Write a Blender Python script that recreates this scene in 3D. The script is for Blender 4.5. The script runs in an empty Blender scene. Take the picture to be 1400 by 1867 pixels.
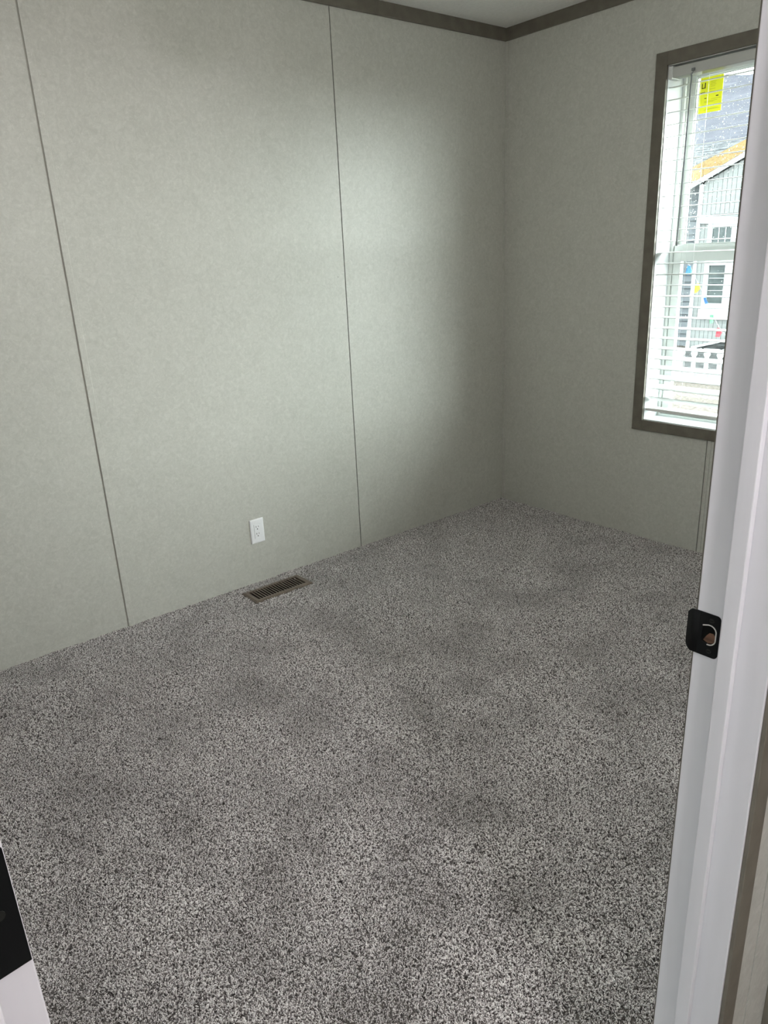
import bpy, bmesh, math, random
import numpy as np
from mathutils import Vector, Matrix, noise

random.seed(7)
sc = bpy.context.scene
COL = sc.collection

# ------------------------------------------------------------------ camera
CX, CY, CZ = 2.7954, -3.1562, 1.3936
F_PX = 1334.67
YAW, PITCH, ROLL = -0.8943, -0.3358, -0.0482

def make_camera():
    f = Vector((math.sin(YAW)*math.cos(PITCH), math.cos(YAW)*math.cos(PITCH), math.sin(PITCH)))
    r = f.cross(Vector((0, 0, 1))).normalized()
    u = r.cross(f)
    c, s = math.cos(ROLL), math.sin(ROLL)
    r2 = c*r + s*u
    u2 = -s*r + c*u
    cam = bpy.data.cameras.new('camera')
    o = bpy.data.objects.new('camera', cam)
    COL.objects.link(o)
    o.matrix_world = Matrix(((r2.x, u2.x, -f.x, CX), (r2.y, u2.y, -f.y, CY), (r2.z, u2.z, -f.z, CZ), (0, 0, 0, 1)))
    cam.sensor_fit = 'VERTICAL'
    cam.sensor_height = 24.0
    cam.lens = F_PX/1867*24.0
    cam.clip_start = 0.02
    cam.clip_end = 600
    sc.camera = o
make_camera()

# ------------------------------------------------------------------ sky and exposure
SKY = 8.0
EXT = 0.9
w = bpy.data.worlds.new('overcast_sky')
sc.world = w
w.use_nodes = True
nt = w.node_tree
bg = nt.nodes['Background']
tc = nt.nodes.new('ShaderNodeTexCoord')
sep = nt.nodes.new('ShaderNodeSeparateXYZ')
rm = nt.nodes.new('ShaderNodeValToRGB')
rm.color_ramp.elements[0].position = 0.0
rm.color_ramp.elements[0].color = (0.84, 0.93, 0.98, 1)
rm.color_ramp.elements[1].position = 1.0
rm.color_ramp.elements[1].color = (0.90, 0.98, 1.0, 1)
nt.links.new(tc.outputs['Generated'], sep.inputs[0])
nt.links.new(sep.outputs['Z'], rm.inputs[0])
nt.links.new(rm.outputs[0], bg.inputs[0])
bg.inputs[1].default_value = SKY

# hazy sun low behind thin cloud, off to the right of the window: wide and soft
SUN_E, SUN_AZ, SUN_EL, SUN_W = 50.0, 60.0, 8.0, 76.0
def make_sun():
    l = bpy.data.lights.new('hazy_sun', 'SUN')
    l.energy = SUN_E
    l.angle = math.radians(SUN_W)
    l.color = (0.95, 0.99, 0.965)
    o = bpy.data.objects.new('hazy_sun', l)
    COL.objects.link(o)
    a, e_ = math.radians(SUN_AZ), math.radians(SUN_EL)
    d = Vector((math.sin(a)*math.cos(e_), math.cos(a)*math.cos(e_), math.sin(e_)))   # towards the sun
    o.rotation_euler = d.to_track_quat('Z', 'Y').to_euler()
    o.location = (6, 4, 6)
make_sun()
# added globe lamps, unseen (their glowing shades give the light, built with the fixtures below)
ADDED_ROOM_LAMP = (1.30, -2.10, 2.12)
ADDED_HALL_LAMP = (3.38, -2.72, 1.95)
ROOM_P, ROOM_C = 15.0, (1.0, 0.975, 0.93)
ADDED_SCONCE = (2.31, -1.95, 1.62)
SCON_P = 162.0
HALL_P, HALL_C = 118.0, (1.0, 0.95, 0.99)

vs = sc.view_settings
sc.display_settings.display_device = 'sRGB'
vs.view_transform = 'Standard'
vs.look = 'None'
vs.gamma = 1.0
vs.use_curve_mapping = False
vs.exposure = 0.0
cy = sc.cycles
cy.use_denoising = True
cy.max_bounces = 10
cy.diffuse_bounces = 6
cy.glossy_bounces = 3
cy.transmission_bounces = 6
cy.transparent_max_bounces = 12
cy.caustics_reflective = False
cy.caustics_refractive = False
cy.sample_clamp_indirect = 8

# ------------------------------------------------------------------ materials
MATS = {}
def mat(name, color, rough=0.5, spec=0.5, metal=0.0):
    m = bpy.data.materials.new(name)
    m.use_nodes = True
    b = m.node_tree.nodes['Principled BSDF']
    b.inputs['Base Color'].default_value = (*color, 1)
    b.inputs['Roughness'].default_value = rough
    b.inputs['Specular IOR Level'].default_value = spec
    b.inputs['Metallic'].default_value = metal
    MATS[name] = m
    return m

def noisy(name, c1, c2, scale, rough=0.6, detail=4, stretch=(1, 1, 1), bump=0.0, bdist=0.001, bscale=None, spec=0.4, lo=0.35, hi=0.65, coord='Object'):
    m = mat(name, c1, rough, spec)
    nt = m.node_tree
    N, L = nt.nodes, nt.links
    b = N['Principled BSDF']
    tc = N.new('ShaderNodeTexCoord')
    mp = N.new('ShaderNodeMapping')
    mp.inputs['Scale'].default_value = stretch
    n = N.new('ShaderNodeTexNoise')
    n.inputs['Scale'].default_value = scale
    n.inputs['Detail'].default_value = detail
    r = N.new('ShaderNodeValToRGB')
    r.color_ramp.elements[0].position = lo
    r.color_ramp.elements[1].position = hi
    r.color_ramp.elements[0].color = (*c1, 1)
    r.color_ramp.elements[1].color = (*c2, 1)
    L.new(tc.outputs[coord], mp.inputs[0])
    L.new(mp.outputs[0], n.inputs['Vector'])
    L.new(n.outputs['Fac'], r.inputs[0])
    L.new(r.outputs[0], b.inputs['Base Color'])
    if bump:
        n2 = N.new('ShaderNodeTexNoise')
        n2.inputs['Scale'].default_value = bscale or scale
        n2.inputs['Detail'].default_value = 3
        bp = N.new('ShaderNodeBump')
        bp.inputs['Strength'].default_value = bump
        bp.inputs['Distance'].default_value = bdist
        L.new(mp.outputs[0], n2.inputs['Vector'])
        L.new(n2.outputs['Fac'], bp.inputs['Height'])
        L.new(bp.outputs[0], b.inputs['Normal'])
    return m

def panel_material():
    """printed vinyl wallboard: warm grey with soft clouds and short pale fibres"""
    m = mat('vinyl_wallboard', (0.5, 0.5, 0.45), 0.42, 0.35)
    N, L = m.node_tree.nodes, m.node_tree.links
    b = N['Principled BSDF']
    tc = N.new('ShaderNodeTexCoord')
    def nz(scale, detail, rough=0.5, dist=0.0, vec=None):
        n = N.new('ShaderNodeTexNoise')
        n.inputs['Scale'].default_value = scale
        n.inputs['Detail'].default_value = detail
        n.inputs['Roughness'].default_value = rough
        n.inputs['Distortion'].default_value = dist
        L.new(vec or tc.outputs['Object'], n.inputs['Vector'])
        return n
    def ramp(src, p0, p1, c0, c1):
        r = N.new('ShaderNodeValToRGB')
        r.color_ramp.elements[0].position = p0
        r.color_ramp.elements[1].position = p1
        r.color_ramp.elements[0].color = (*c0, 1)
        r.color_ramp.elements[1].color = (*c1, 1)
        L.new(src, r.inputs[0])
        return r
    def mix(a, bb, fac):
        x = N.new('ShaderNodeMix'); x.data_type = 'RGBA'
        L.new(fac, x.inputs[0]); L.new(a, x.inputs[6]); L.new(bb, x.inputs[7])
        return x.outputs[2]
    base = ramp(nz(9, 5, 0.6).outputs['Fac'], 0.3, 0.7, (0.474, 0.475, 0.434), (0.534, 0.533, 0.492))
    blot = ramp(nz(45, 6, 0.7, 1.2).outputs['Fac'], 0.35, 0.68, (0.415, 0.418, 0.382), (0.590, 0.588, 0.546))
    k = N.new('ShaderNodeValue'); k.outputs[0].default_value = 0.5
    c = mix(base.outputs[0], blot.outputs[0], k.outputs[0])
    # pale fibres: thin contour lines of two distorted noises
    fib = None
    for sc_, st in ((26, (1, 1, 2.2)), (26, (2.4, 2.4, 1))):
        mp = N.new('ShaderNodeMapping'); mp.inputs['Scale'].default_value = st
        L.new(tc.outputs['Object'], mp.inputs[0])
        n = nz(sc_, 3, 0.6, 2.0, mp.outputs[0])
        d = N.new('ShaderNodeMath'); d.operation = 'SUBTRACT'; d.inputs[1].default_value = 0.5
        L.new(n.outputs['Fac'], d.inputs[0])
        a = N.new('ShaderNodeMath'); a.operation = 'ABSOLUTE'; L.new(d.outputs[0], a.inputs[0])
        g = N.new('ShaderNodeMapRange'); g.inputs[1].default_value = 0.0; g.inputs[2].default_value = 0.016
        g.inputs[3].default_value = 1.0; g.inputs[4].default_value = 0.0
        L.new(a.outputs[0], g.inputs[0])
        # break up into short pieces
        gate = N.new('ShaderNodeMapRange'); gate.inputs[1].default_value = 0.50; gate.inputs[2].default_value = 0.58
        L.new(nz(60, 2).outputs['Fac'], gate.inputs[0])
        mu = N.new('ShaderNodeMath'); mu.operation = 'MULTIPLY'
        L.new(g.outputs[0], mu.inputs[0]); L.new(gate.outputs[0], mu.inputs[1])
        if fib is None:
            fib = mu.outputs[0]
        else:
            mx = N.new('ShaderNodeMath'); mx.operation = 'MAXIMUM'
            L.new(fib, mx.inputs[0]); L.new(mu.outputs[0], mx.inputs[1]); fib = mx.outputs[0]
    s = N.new('ShaderNodeMath'); s.operation = 'MULTIPLY'; s.inputs[1].default_value = 0.6
    L.new(fib, s.inputs[0])
    pale = N.new('ShaderNodeRGB'); pale.outputs[0].default_value = (0.68, 0.68, 0.63, 1)
    L.new(mix(c, pale.outputs[0], s.outputs[0]), b.inputs['Base Color'])
    bp = N.new('ShaderNodeBump'); bp.inputs['Strength'].default_value = 0.25; bp.inputs['Distance'].default_value = 0.0006
    L.new(nz(220, 3).outputs['Fac'], bp.inputs['Height'])
    L.new(bp.outputs[0], b.inputs['Normal'])
    return m

PANEL = panel_material()
BROWN = noisy('brown_grain_trim', (0.118, 0.106, 0.084), (0.150, 0.136, 0.110), 22, 0.5, 5, (1, 1, 1), 0.1, 0.0005, 150)
CEIL = noisy('stippled_ceiling', (0.83, 0.83, 0.81), (0.88, 0.88, 0.86), 60, 0.9, 4, (1, 1, 1), 0.9, 0.004, 90)
GYP = mat('gypsum_core', (0.10, 0.095, 0.085), 0.9)
SEAM = mat('seam_filler', (0.33, 0.32, 0.285), 0.8)
SEAMD = mat('dark_seam_filler', (0.07, 0.068, 0.06), 0.8)
WHITE = noisy('white_door_paint', (0.62, 0.61, 0.635), (0.65, 0.64, 0.665), 8, 0.42, 3, (6, 6, 0.6), 0.06, 0.0004, 60)
VINYL = mat('white_window_vinyl', (0.60, 0.62, 0.60), 0.35)
LINER = mat('white_liner_board', (0.50, 0.52, 0.525), 0.4)
BLIND = mat('white_blind_slats', (0.66, 0.68, 0.67), 0.4)
HEADR = mat('headrail_enamel', (0.48, 0.49, 0.47), 0.35)
RAIL = noisy('white_rail_grain', (0.70, 0.71, 0.69), (0.80, 0.81, 0.79), 30, 0.4, 4, (0.4, 6, 6))
PLATE = mat('white_plastic', (0.86, 0.87, 0.89), 0.3)
BLACK = mat('black_metal', (0.003, 0.0036, 0.0038), 0.55, 0.14)
SLOT = mat('dark_hole', (0.004, 0.004, 0.004), 0.9, 0.1)
BRWN_METAL = noisy('brown_register_paint', (0.125, 0.100, 0.080), (0.155, 0.126, 0.102), 30, 0.45)
DUCT = mat('duct_interior', (0.015, 0.011, 0.009), 0.7)
WOOD = noisy('raw_wood', (0.07, 0.034, 0.02), (0.15, 0.075, 0.045), 40, 0.8, 4, (1, 8, 8))
BRIGHT = mat('bare_metal_edge', (0.55, 0.53, 0.50), 0.5)
WANDM = mat('backlit_wand_grey', (0.20, 0.215, 0.225), 0.25)  # clear wand against the light; its backlit darkness is put into the colour
CORD = mat('white_cord', (0.75, 0.76, 0.75), 0.8)
STICK = mat('yellow_sticker', (0.86, 0.86, 0.02), 0.6)
INK = mat('black_ink', (0.03, 0.03, 0.01), 0.7)
INKL = mat('faded_ink', (0.42, 0.42, 0.02), 0.7)
HALLFLOOR = noisy('hall_vinyl_floor', (0.22, 0.18, 0.15), (0.30, 0.25, 0.21), 6, 0.4, 5, (1, 8, 1))
def glass_material():
    m = bpy.data.materials.new('window_glass')
    m.use_nodes = True
    N, L = m.node_tree.nodes, m.node_tree.links
    N.remove(N['Principled BSDF'])
    out = N['Material Output']
    t = N.new('ShaderNodeBsdfTransparent'); t.inputs[0].default_value = (0.93, 0.96, 0.95, 1)
    g = N.new('ShaderNodeBsdfGlossy'); g.inputs['Roughness'].default_value = 0.02
    lw = N.new('ShaderNodeLayerWeight'); lw.inputs[0].default_value = 0.5
    pw = N.new('ShaderNodeMath'); pw.operation = 'POWER'; pw.inputs[1].default_value = 5
    fr = N.new('ShaderNodeMath'); fr.operation = 'MULTIPLY_ADD'; fr.inputs[1].default_value = 0.5; fr.inputs[2].default_value = 0.04
    L.new(lw.outputs['Facing'], pw.inputs[0]); L.new(pw.outputs[0], fr.inputs[0])
    mx = N.new('ShaderNodeMixShader')
    L.new(fr.outputs[0], mx.inputs[0]); L.new(t.outputs[0], mx.inputs[1]); L.new(g.outputs[0], mx.inputs[2])
    L.new(mx.outputs[0], out.inputs[0])
    return m
GLASS = glass_material()
DROP = bpy.data.materials.new('rain_water')
DROP.use_nodes = True
_b = DROP.node_tree.nodes['Principled BSDF']
_b.inputs['Base Color'].default_value = (1, 1, 1, 1)
_b.inputs['Roughness'].default_value = 0.05
_b.inputs['IOR'].default_value = 1.33
_b.inputs['Transmission Weight'].default_value = 0.75

# ------------------------------------------------------------------ helpers
def link(o, parent=None):
    COL.objects.link(o)
    if parent is not None:
        o.parent = parent
    return o

def tag(o, label=None, cat=None, group=None, kind=None):
    if label: o['label'] = label
    if cat: o['category'] = cat
    if group: o['group'] = group
    if kind: o['kind'] = kind
    return o

def empty(name, loc=(0, 0, 0), **k):
    o = bpy.data.objects.new(name, None)
    o.location = loc
    o.empty_display_size = 0.05
    link(o)
    return tag(o, **k)

class MB:
    def __init__(s, origin=(0, 0, 0)):
        s.v, s.f, s.o = [], [], Vector(origin)
    def box(s, x0, x1, y0, y1, z0, z1):
        n = len(s.v)
        for x, y, z in ((x0,y0,z0),(x1,y0,z0),(x1,y1,z0),(x0,y1,z0),(x0,y0,z1),(x1,y0,z1),(x1,y1,z1),(x0,y1,z1)):
            s.v.append(Vector((x, y, z)) - s.o)
        s.f += [tuple(n+i for i in q) for q in ((0,3,2,1),(4,5,6,7),(0,1,5,4),(1,2,6,5),(2,3,7,6),(3,0,4,7))]
        return s
    def prism(s, pts, axis, a, b):
        """extrude a 2D outline along axis from a to b; pts in the two remaining axes, cyclic order"""
        n = len(s.v); k = len(pts)
        for t in (a, b):
            for p, q in pts:
                c = {'x': (t, p, q), 'y': (p, t, q), 'z': (p, q, t)}[axis]
                s.v.append(Vector(c) - s.o)
        s.f.append(tuple(n+i for i in range(k))[::-1])
        s.f.append(tuple(n+k+i for i in range(k)))
        for i in range(k):
            j = (i+1) % k
            s.f.append((n+i, n+j, n+k+j, n+k+i))
        return s
    def tube(s, p, q, r, seg=10, r2=None):
        p, q = Vector(p), Vector(q)
        d = (q-p).normalized()
        a = d.orthogonal().normalized(); b = d.cross(a)
        n = len(s.v)
        for c, rr in ((p, r), (q, r2 if r2 is not None else r)):
            for i in range(seg):
                t = 2*math.pi*i/seg
                s.v.append(c + (a*math.cos(t)+b*math.sin(t))*rr - s.o)
        s.f.append(tuple(n+i for i in range(seg))[::-1])
        s.f.append(tuple(n+seg+i for i in range(seg)))
        for i in range(seg):
            j = (i+1) % seg
            s.f.append((n+i, n+j, n+seg+j, n+seg+i))
        return s
    def path(s, pts, r, seg=8):
        for a, b in zip(pts[:-1], pts[1:]):
            s.tube(a, b, r, seg)
        return s
    def build(s, name, m, parent=None, bevel=0.0, bseg=2, smooth=False, **k):
        me = bpy.data.meshes.new(name)
        me.from_pydata([tuple(v) for v in s.v], [], s.f)
        bm = bmesh.new(); bm.from_mesh(me)
        bmesh.ops.recalc_face_normals(bm, faces=bm.faces)
        if bevel:
            bmesh.ops.bevel(bm, geom=[e for e in bm.edges], offset=bevel, segments=bseg, profile=0.6, affect='EDGES', clamp_overlap=True)
        if smooth:
            for f in bm.faces: f.smooth = True
        bm.to_mesh(me); bm.free()
        me.materials.append(m)
        o = bpy.data.objects.new(name, me)
        o.location = s.o
        if parent is not None:
            o.location = s.o - (parent.matrix_world.translation if False else Vector(parent.get('_org', (0, 0, 0))))
        link(o, parent)
        o['_org'] = list(s.o)
        return tag(o, **k)

def B(name, m, x0, x1, y0, y1, z0, z1, parent=None, bevel=0.0, **k):
    return MB().box(x0, x1, y0, y1, z0, z1).build(name, m, parent, bevel, **k)

ST = dict(kind='structure')
# room numbers
W = 2.4101            # door wall, room face
WH = 2.5006           # door wall, hall face
YR = CY + 0.79        # strike jamb face
YL = -3.158           # hinge jamb face
YB = -3.66            # wall behind
H = 2.4167
TB = 2.362            # bottom of the ceiling trim
DH = 2.045            # head of the door opening
# window numbers
XI0, XI1, ZI0, ZI1 = 0.892, 1.700, 0.594, 2.087
XO0, XO1, ZO0, ZO1 = 0.840, 1.752, 0.5444, 2.1374
YF = 0.117            # start of the window unit

# ------------------------------------------------------------------ floor
VX0, VX1, VY0, VY1 = 0.0775, 0.1865, -1.792, -1.522    # register hole
fl = MB()
for x0, x1, y0, y1 in ((-0.1, VX0, YB-0.1, 0.2), (VX1, W+0.03, YB-0.1, 0.2), (VX0, VX1, YB-0.1, VY0), (VX0, VX1, VY1, 0.2)):
    fl.box(x0, x1, y0, y1, -0.12, -0.008)
CARPET_BACK = mat('carpet_backing', (0.09, 0.082, 0.075), 1.0)
fl.build('floor', CARPET_BACK, **ST)

def carpet():
    # low tufts of twisted yarn, grown on a sheet with the register hole cut out
    sheet = bpy.data.meshes.new('carpet_sheet')
    vs_, fs_ = [], []
    RX0, RX1, RY0, RY1 = 0.0665, 0.1965, -1.801, -1.507
    for x0, x1, y0, y1 in ((0.0, RX0, YB, 0.0), (RX1, W+0.012, YB, 0.0), (RX0, RX1, YB, RY0), (RX0, RX1, RY1, 0.0)):
        n = len(vs_)
        vs_ += [(x0, y0, -0.008), (x1, y0, -0.008), (x1, y1, -0.008), (x0, y1, -0.008)]
        fs_.append((n, n+1, n+2, n+3))
    sheet.from_pydata(vs_, [], fs_)
    o = bpy.data.objects.new('carpet_pile', sheet)
    link(o)
    tag(o, 'grey and brown flecked cut pile carpet covering the whole room floor', 'carpet', kind='stuff')
    # yarn tuft
    ym = bpy.data.materials.new('carpet_yarn'); ym.use_nodes = True
    N, L = ym.node_tree.nodes, ym.node_tree.links
    b = N['Principled BSDF']; b.inputs['Roughness'].default_value = 0.9; b.inputs['Specular IOR Level'].default_value = 0.15
    oi = N.new('ShaderNodeObjectInfo')
    r = N.new('ShaderNodeValToRGB')
    cr = r.color_ramp
    cr.interpolation = 'CONSTANT'
    cols = [(0.0, (0.070, 0.061, 0.060)), (0.17, (0.17, 0.155, 0.151)), (0.34, (0.37, 0.346, 0.340)), (0.50, (0.62, 0.595, 0.588)), (0.67, (0.82, 0.80, 0.792)), (0.84, (0.94, 0.925, 0.917))]
    cr.elements[0].color = (*cols[0][1], 1)
    cr.elements[1].position = cols[1][0]; cr.elements[1].color = (*cols[1][1], 1)
    for p, c in cols[2:]:
        e = cr.elements.new(p); e.color = (*c, 1)
    at_ = N.new('ShaderNodeAttribute'); at_.attribute_name = 'yarn'
    ad = N.new('ShaderNodeMath'); ad.operation = 'ADD'
    fr_ = N.new('ShaderNodeMath'); fr_.operation = 'FRACT'
    L.new(oi.outputs['Random'], ad.inputs[0]); L.new(at_.outputs['Fac'], ad.inputs[1])
    L.new(ad.outputs[0], fr_.inputs[0]); L.new(fr_.outputs[0], r.inputs[0])
    L.new(r.outputs[0], b.inputs['Base Color'])
    tm = bpy.data.meshes.new('yarn_tuft')
    V, Fc, Cc = [], [], []
    prof = [(0.0, 0.0008), (0.0045, 0.00128), (0.0066, 0.0012)]
    rt = random.Random(11)
    for q in range(5):
        ox, oy = (0, 0) if q == 0 else (0.0026*math.cos(q*1.57+0.4), 0.0026*math.sin(q*1.57+0.4))
        lx, ly = rt.uniform(-0.16, 0.16), rt.uniform(-0.16, 0.16)
        hs = rt.uniform(0.85, 1.1)
        n0 = len(V)
        for i, (z, rr) in enumerate(prof):
            for k in range(4):
                t = 2*math.pi*k/4 + i*0.7 + q
                V.append((ox + lx*z + rr*math.cos(t), oy + ly*z + rr*math.sin(t), z*hs))
        for i in range(2):
            for k in range(4):
                k2 = (k+1) % 4
                Fc.append((n0+i*4+k, n0+i*4+k2, n0+(i+1)*4+k2, n0+(i+1)*4+k))
        V.append((ox+lx*0.0075, oy+ly*0.0075, 0.0075*hs))
        for k in range(4):
            Fc.append((n0+8+k, n0+8+(k+1) % 4, n0+12))
        Cc += [q*0.236]*13
    tm.from_pydata(V, [], Fc)
    at = tm.attributes.new('yarn', 'FLOAT', 'POINT')
    at.data.foreach_set('value', Cc)
    tm.materials.append(ym)
    for p in tm.polygons: p.use_smooth = True
    to = bpy.data.objects.new('yarn_tuft', tm)
    link(to)
    to.location = (1.0, -1.0, -0.06)      # kept inside the floor slab
    to.hide_render = True
    to['kind'] = 'helper'
    ng = bpy.data.node_groups.new('carpet_tufts', 'GeometryNodeTree')
    ng.interface.new_socket('Geometry', in_out='INPUT', socket_type='NodeSocketGeometry')
    ng.interface.new_socket('Geometry', in_out='OUTPUT', socket_type='NodeSocketGeometry')
    N, L = ng.nodes, ng.links
    gi = N.new('NodeGroupInput'); go = N.new('NodeGroupOutput')
    dp = N.new('GeometryNodeDistributePointsOnFaces')
    dp.distribute_method = 'RANDOM'
    dp.inputs['Density'].default_value = 80000
    dp.inputs['Seed'].default_value = 3
    inf = N.new('GeometryNodeObjectInfo'); inf.inputs['Object'].default_value = to
    inst = N.new('GeometryNodeInstanceOnPoints')
    pos = N.new('GeometryNodeInputPosition')
    # nap direction: wide soft patches lean different ways, each tuft adds its own lean
    nz = N.new('ShaderNodeTexNoise'); nz.inputs['Scale'].default_value = 3.2; nz.inputs['Detail'].default_value = 3.0
    L.new(pos.outputs[0], nz.inputs['Vector'])
    sub = N.new('ShaderNodeVectorMath'); sub.operation = 'SUBTRACT'; sub.inputs[1].default_value = (0.5, 0.5, 0.5)
    L.new(nz.outputs['Color'], sub.inputs[0])
    scl = N.new('ShaderNodeVectorMath'); scl.operation = 'MULTIPLY'; scl.inputs[1].default_value = (4.2, 4.2, 0)
    L.new(sub.outputs[0], scl.inputs[0])
    rv = N.new('FunctionNodeRandomValue'); rv.data_type = 'FLOAT_VECTOR'
    rv.inputs['Min'].default_value = (-0.55, -0.55, 0); rv.inputs['Max'].default_value = (0.55, 0.55, 6.283)
    add = N.new('ShaderNodeVectorMath'); add.operation = 'ADD'
    L.new(scl.outputs[0], add.inputs[0]); L.new(rv.outputs['Value'], add.inputs[1])
    L.new(add.outputs[0], inst.inputs['Rotation'])
    rs = N.new('FunctionNodeRandomValue'); rs.data_type = 'FLOAT'
    rs.inputs[2].default_value = 0.75; rs.inputs[3].default_value = 1.2
    rs.inputs['Seed'].default_value = 5
    n2 = N.new('ShaderNodeTexNoise'); n2.inputs['Scale'].default_value = 4.5; n2.inputs['Detail'].default_value = 4.0
    mr = N.new('ShaderNodeMapRange'); mr.inputs[1].default_value = 0.38; mr.inputs[2].default_value = 0.62
    mr.inputs[3].default_value = 0.62; mr.inputs[4].default_value = 1.14
    ml = N.new('ShaderNodeMath'); ml.operation = 'MULTIPLY'
    L.new(pos.outputs[0], n2.inputs['Vector']); L.new(n2.outputs['Fac'], mr.inputs[0])
    L.new(mr.outputs[0], ml.inputs[0]); L.new(rs.outputs[1], ml.inputs[1])
    L.new(ml.outputs[0], inst.inputs['Scale'])
    L.new(gi.outputs[0], dp.inputs['Mesh'])
    L.new(dp.outputs['Points'], inst.inputs['Points'])
    L.new(inf.outputs['Geometry'], inst.inputs['Instance'])
    L.new(inst.outputs[0], go.inputs[0])
    md = o.modifiers.new('tufts', 'NODES'); md.node_group = ng
carpet()

# ------------------------------------------------------------------ walls
def wallpanels(name, backing, panels, battens=()):
    bk = MB()
    for a in backing: bk.box(*a)
    wobj = bk.build(name, GYP, **ST)
    for p in panels:
        q = MB()
        for a in (p if isinstance(p, list) else [p]): q.box(*a)
        q.build('panel', PANEL, wobj)
    for a in battens:
        B('batten', PANEL, *a, parent=wobj, bevel=0.0018 if a[1]-a[0] < 0.01 else 0.0009)
    return wobj

S1, S2 = -2.2935, -1.0714
g = 0.0024
WLx = wallpanels('wall_left', [(-0.1, -0.007, YB-0.1, 0.2, -0.12, H+0.1)],
    [(-0.007, 0, S2+g, -0.0005, -0.008, H), (-0.007, 0, S1+0.0012, S2-g, -0.008, H), (-0.007, 0, S1-1.22, S1-0.0034, -0.008, H), (-0.007, 0, YB, S1-1.223, -0.008, H)],
    [(0.0, 0.0036, S1+0.0014, S1+0.0255, -0.006, TB)])
B('seam_filler', SEAM, -0.0045, -0.0006, S1-0.0034, S1+0.0012, -0.008, TB, bpy.data.objects['wall_left'])
B('seam_filler', SEAMD, -0.006, -0.003, S2-g, S2+g, -0.008, TB, bpy.data.objects['wall_left'])
# window wall, split round the opening
PX = 1.2195
def cut(x0, x1, left):
    out = []
    a, b = max(x0, XI0-0.012), min(x1, XI1+0.012)
    if x0 < XI0-0.012: out.append((x0, XI0-0.012, 0, 0.007, -0.008, H))
    if x1 > XI1+0.012: out.append((XI1+0.012, x1, 0, 0.007, -0.008, ZI1+0.012))
    if a < b:
        out.append((a, b, 0, 0.007, -0.008, ZI0-0.012))
    return out
WX1 = 3.75
wb = wallpanels('wall_back', [(-0.1, XI0-0.012, 0.007, 0.2, -0.12, H+0.1), (XI1+0.012, WX1, 0.007, 0.2, -0.12, H+0.1),
    (XI0-0.012, XI1+0.012, 0.007, 0.2, -0.12, ZI0-0.012), (XI0-0.012, XI1+0.012, 0.007, 0.2, ZI1+0.012, H+0.1)],
    [cut(0.0, PX-g, True), cut(PX+g, W, False), (XI0-0.012, W, 0, 0.007, ZI1+0.012, H)],
    [(0.0005, 0.0195, -0.0022, 0, -0.006, TB), (PX+0.003, PX+0.020, -0.003, 0, -0.006, ZO0)])
# door wall
OP0, OP1 = YL-0.019, YR+0.019
wallpanels('wall_right', [(W+0.004, WH-0.004, YB-0.1, OP0, -0.12, H+0.1), (W+0.004, WH-0.004, OP1, 0.007, -0.12, H+0.1), (W+0.004, WH-0.004, OP0, OP1, DH+0.019, H+0.1)],
    [(W, W+0.004, OP1, 0, -0.008, H), (W, W+0.004, YB, OP0, -0.008, H), (W, W+0.004, OP0, OP1, DH+0.019, H),
     (WH-0.004, WH, OP1, -2.2695, -0.008, H), (WH-0.004, WH, -2.2655, 0, -0.008, H), (WH-0.004, WH, YB-1.0, OP0, -0.008, H), (WH-0.004, WH, OP0, OP1, DH+0.019, H)])
wallpanels('wall_front', [(-0.1, W+0.05, YB-0.1, YB-0.007, -0.12, H+0.1)],
    [(0, 1.218, YB-0.007, YB, -0.008, H), (1.222, W, YB-0.007, YB, -0.008, H)])
B('ceiling', CEIL, -0.1, WX1+0.1, YB-1.2, 0.2, H, H+0.1, **ST)
# hall behind the camera
wallpanels('wall_hall', [(3.707, 3.8, YB-1.1, 0.1, -0.12, H+0.1)],
    [(3.7, 3.707, -1.2, 0, -0.008, H), (3.7, 3.707, -2.42, -1.203, -0.008, H), (3.7, 3.707, -3.64, -2.423, -0.008, H), (3.7, 3.707, -4.7, -3.643, -0.008, H)])
EX0, EX1, EZ0, EZ1 = 2.75, 3.45, 0.12, 1.90
wallpanels('wall_hall_end', [(W+0.05, EX0, YB-1.1, YB-1.007, -0.12, H+0.1), (EX1, 3.75, YB-1.1, YB-1.007, -0.12, H+0.1), (EX0, EX1, YB-1.1, YB-1.007, -0.12, EZ0), (EX0, EX1, YB-1.1, YB-1.007, EZ1, H+0.1)],
    [(WH, EX0, YB-1.007, YB-1.0, -0.008, H), (EX1, 3.7, YB-1.007, YB-1.0, -0.008, H), [(EX0, EX1, YB-1.007, YB-1.0, -0.008, EZ0), (EX0, EX1, YB-1.007, YB-1.0, EZ1, H)]])
B('floor_hall', HALLFLOOR, W+0.03, WX1+0.05, YB-1.1, 0.2, -0.12, -0.004, **ST)

# glazed door added at the hall end, unseen, to let daylight onto the jamb
d3 = empty('added_glazed_door', (0, 0, 0), kind='structure')
mb = MB(); y0_, y1_ = YB-1.07, YB-1.03
mb.box(EX0, EX0+0.07, y0_, y1_, EZ0, EZ1); mb.box(EX1-0.07, EX1, y0_, y1_, EZ0, EZ1)
mb.box(EX0+0.07, EX1-0.07, y0_, y1_, EZ0, EZ0+0.10); mb.box(EX0+0.07, EX1-0.07, y0_, y1_, EZ1-0.08, EZ1)
mb.build('door_frame', VINYL, d3, 0.002)
B('pane', GLASS, EX0+0.069, EX1-0.069, YB-1.052, YB-1.048, EZ0+0.099, EZ1-0.079, d3)

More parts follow.
